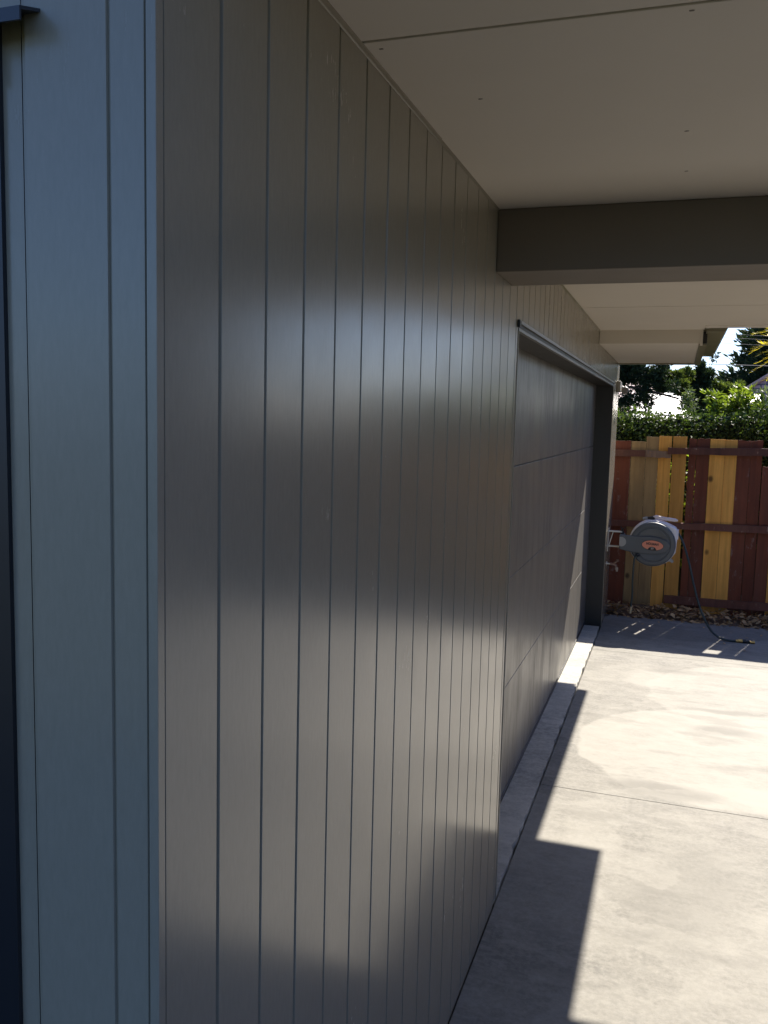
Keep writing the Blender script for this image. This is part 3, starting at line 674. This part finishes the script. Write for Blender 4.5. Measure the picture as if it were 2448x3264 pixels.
leafobj('fronds',np.array(V),m_palm,palm)

# ------------------------------------------------------------------ neighbouring buildings
def corr(name,c,scale,rough,metal):
    t=NT(name); wv=t.n('ShaderNodeTexWave',wave_type='BANDS',bands_direction='X'); wv.inputs['Scale'].default_value=scale
    t.l(t.tc.outputs['Object'],wv.inputs['Vector']); t.col(t.mix(t.noise(3,4),mul(c,.85),mul(c,1.1))); t.rough(rough); t.p.inputs['Metallic'].default_value=metal; t.bump(wv.outputs['Fac'],.2,.01); return t.m
m_zinc=corr('pale_corrugated_roof',(.66,.64,.62),11.0,.46,.3)
shed=thing('shed','low shed with a glaring pale corrugated roof seen through the trees','shed')
b=MB(); b.box(-.2,1.9,17.0,20.0,-.1,1.95); b.build('wall',plain('shed_wall',(.5,.48,.45),.7),shed)
b=MB(); b.extrude([(16.7,1.92),(18.05,2.47),(19.9,1.9),(19.9,1.87),(18.05,2.43),(16.7,1.89)],0,-.3,2.0); b.build('roof',m_zinc,shed)
barn=thing('house','pinkish roofed house glimpsed through the cypress beside the end wall','house')
b=MB(); b.box(-4,.1,22,27,-.1,2.2); b.build('wall',plain('barn_wall',(.55,.45,.38),.7),barn)
b=MB(); b.extrude([(21.8,2.12),(24.2,3.12),(27,2.1),(27,2.06),(24.2,3.06),(21.8,2.07)],0,-4.2,.15); b.build('roof',corr('pink_pale_roof',(.72,.55,.46),3.0,.4,.2),barn)
def tilemat():
    t=NT('terracotta_tiles'); br=t.n('ShaderNodeTexBrick'); br.inputs['Scale'].default_value=1.0; br.inputs['Mortar Size'].default_value=.02
    br.inputs['Brick Width'].default_value=.28; br.inputs['Row Height'].default_value=.11; br.inputs['Color1'].default_value=(.48,.27,.19,1); br.inputs['Color2'].default_value=(.38,.20,.14,1); br.inputs['Mortar'].default_value=(.08,.05,.04,1)
    mp=t.n('ShaderNodeMapping'); mp.inputs['Rotation'].default_value=(R(90),0,0); t.l(t.tc.outputs['Object'],mp.inputs[0]); t.l(mp.outputs[0],br.inputs['Vector'])
    t.col(br.outputs['Color']); t.rough(.6); t.bump(br.outputs['Fac'],-.6,.04); return t.m
nb=thing('house','neighbouring house with a terracotta tiled hip roof beyond the hedge','house')
b=MB(); b.box(1.8,4.0,22.4,28,-.1,2.32); b.build('wall',plain('brick_wall',(.30,.17,.12),.8,0,.2,40),nb)
b=MB(); b.add([(1.5,22,2.34),(4.3,22,2.34),(4.3,28.4,2.34),(1.5,28.4,2.34),(2.9,23.5,3.3),(2.9,26.9,3.3)],[(0,1,4),(1,2,5,4),(2,3,5),(3,0,4,5),(0,3,2,1)]); rr=b.build('roof',tilemat(),nb)
b=MB(); b.tube([(1.5,21.98,2.37),(2.9,23.5,3.33),(2.9,26.9,3.33)],.05,8); b.tube([(4.3,21.98,2.37),(2.9,23.5,3.33)],.05,8); b.build('ridge_cap',plain('ridge_tiles',(.42,.24,.17),.6),rr)
refl_blocker=thing('house','unseen brick house with a hip roof, added to darken the sky reflection on the cladding','house')  # unseen house, added and raised to cut the sky reflection on the near cladding
b=MB(); b.box(7.2,15,4,15,-.1,5.2); b.build('wall',plain('blocker_brick_wall',(.22,.13,.10),.85,0,.2,40),refl_blocker)
b=MB(); b.add([(6.7,3.5,5.2),(15.5,3.5,5.2),(15.5,15.5,5.2),(6.7,15.5,5.2),(11,8,7.3),(11,11,7.3)],[(0,1,4),(1,2,5,4),(2,3,5),(3,0,4,5),(0,3,2,1)]); b.build('roof',plain('dark_tiles',(.10,.07,.06),.7),refl_blocker)
# power lines
for i,(za,zb_,y,r) in enumerate(((3.79,3.70,20,.003),(3.74,3.65,20.3,.003),(3.60,3.52,20.1,.003),(3.14,3.10,19.9,.007))):
    dz=(zb_-za)/.95; P=[]
    for k in range(21):
        xx=-8+22*k/20; P.append((xx,y+.02*xx,za+dz*(xx-1.3)*.6+.0016*(xx-3)**2))
    b=MB(); b.tube(P,r,6); o=b.build('power_line',plain('cable_grey',(.12,.12,.125),.7),None)
    tag(o,['topmost thin power line crossing the sky beside the gutter','second thin power line just under the topmost one','third power line crossing the sky in front of the conifer','lowest and thickest power line in front of the dark conifer'][i],'power line','power lines across the sky')
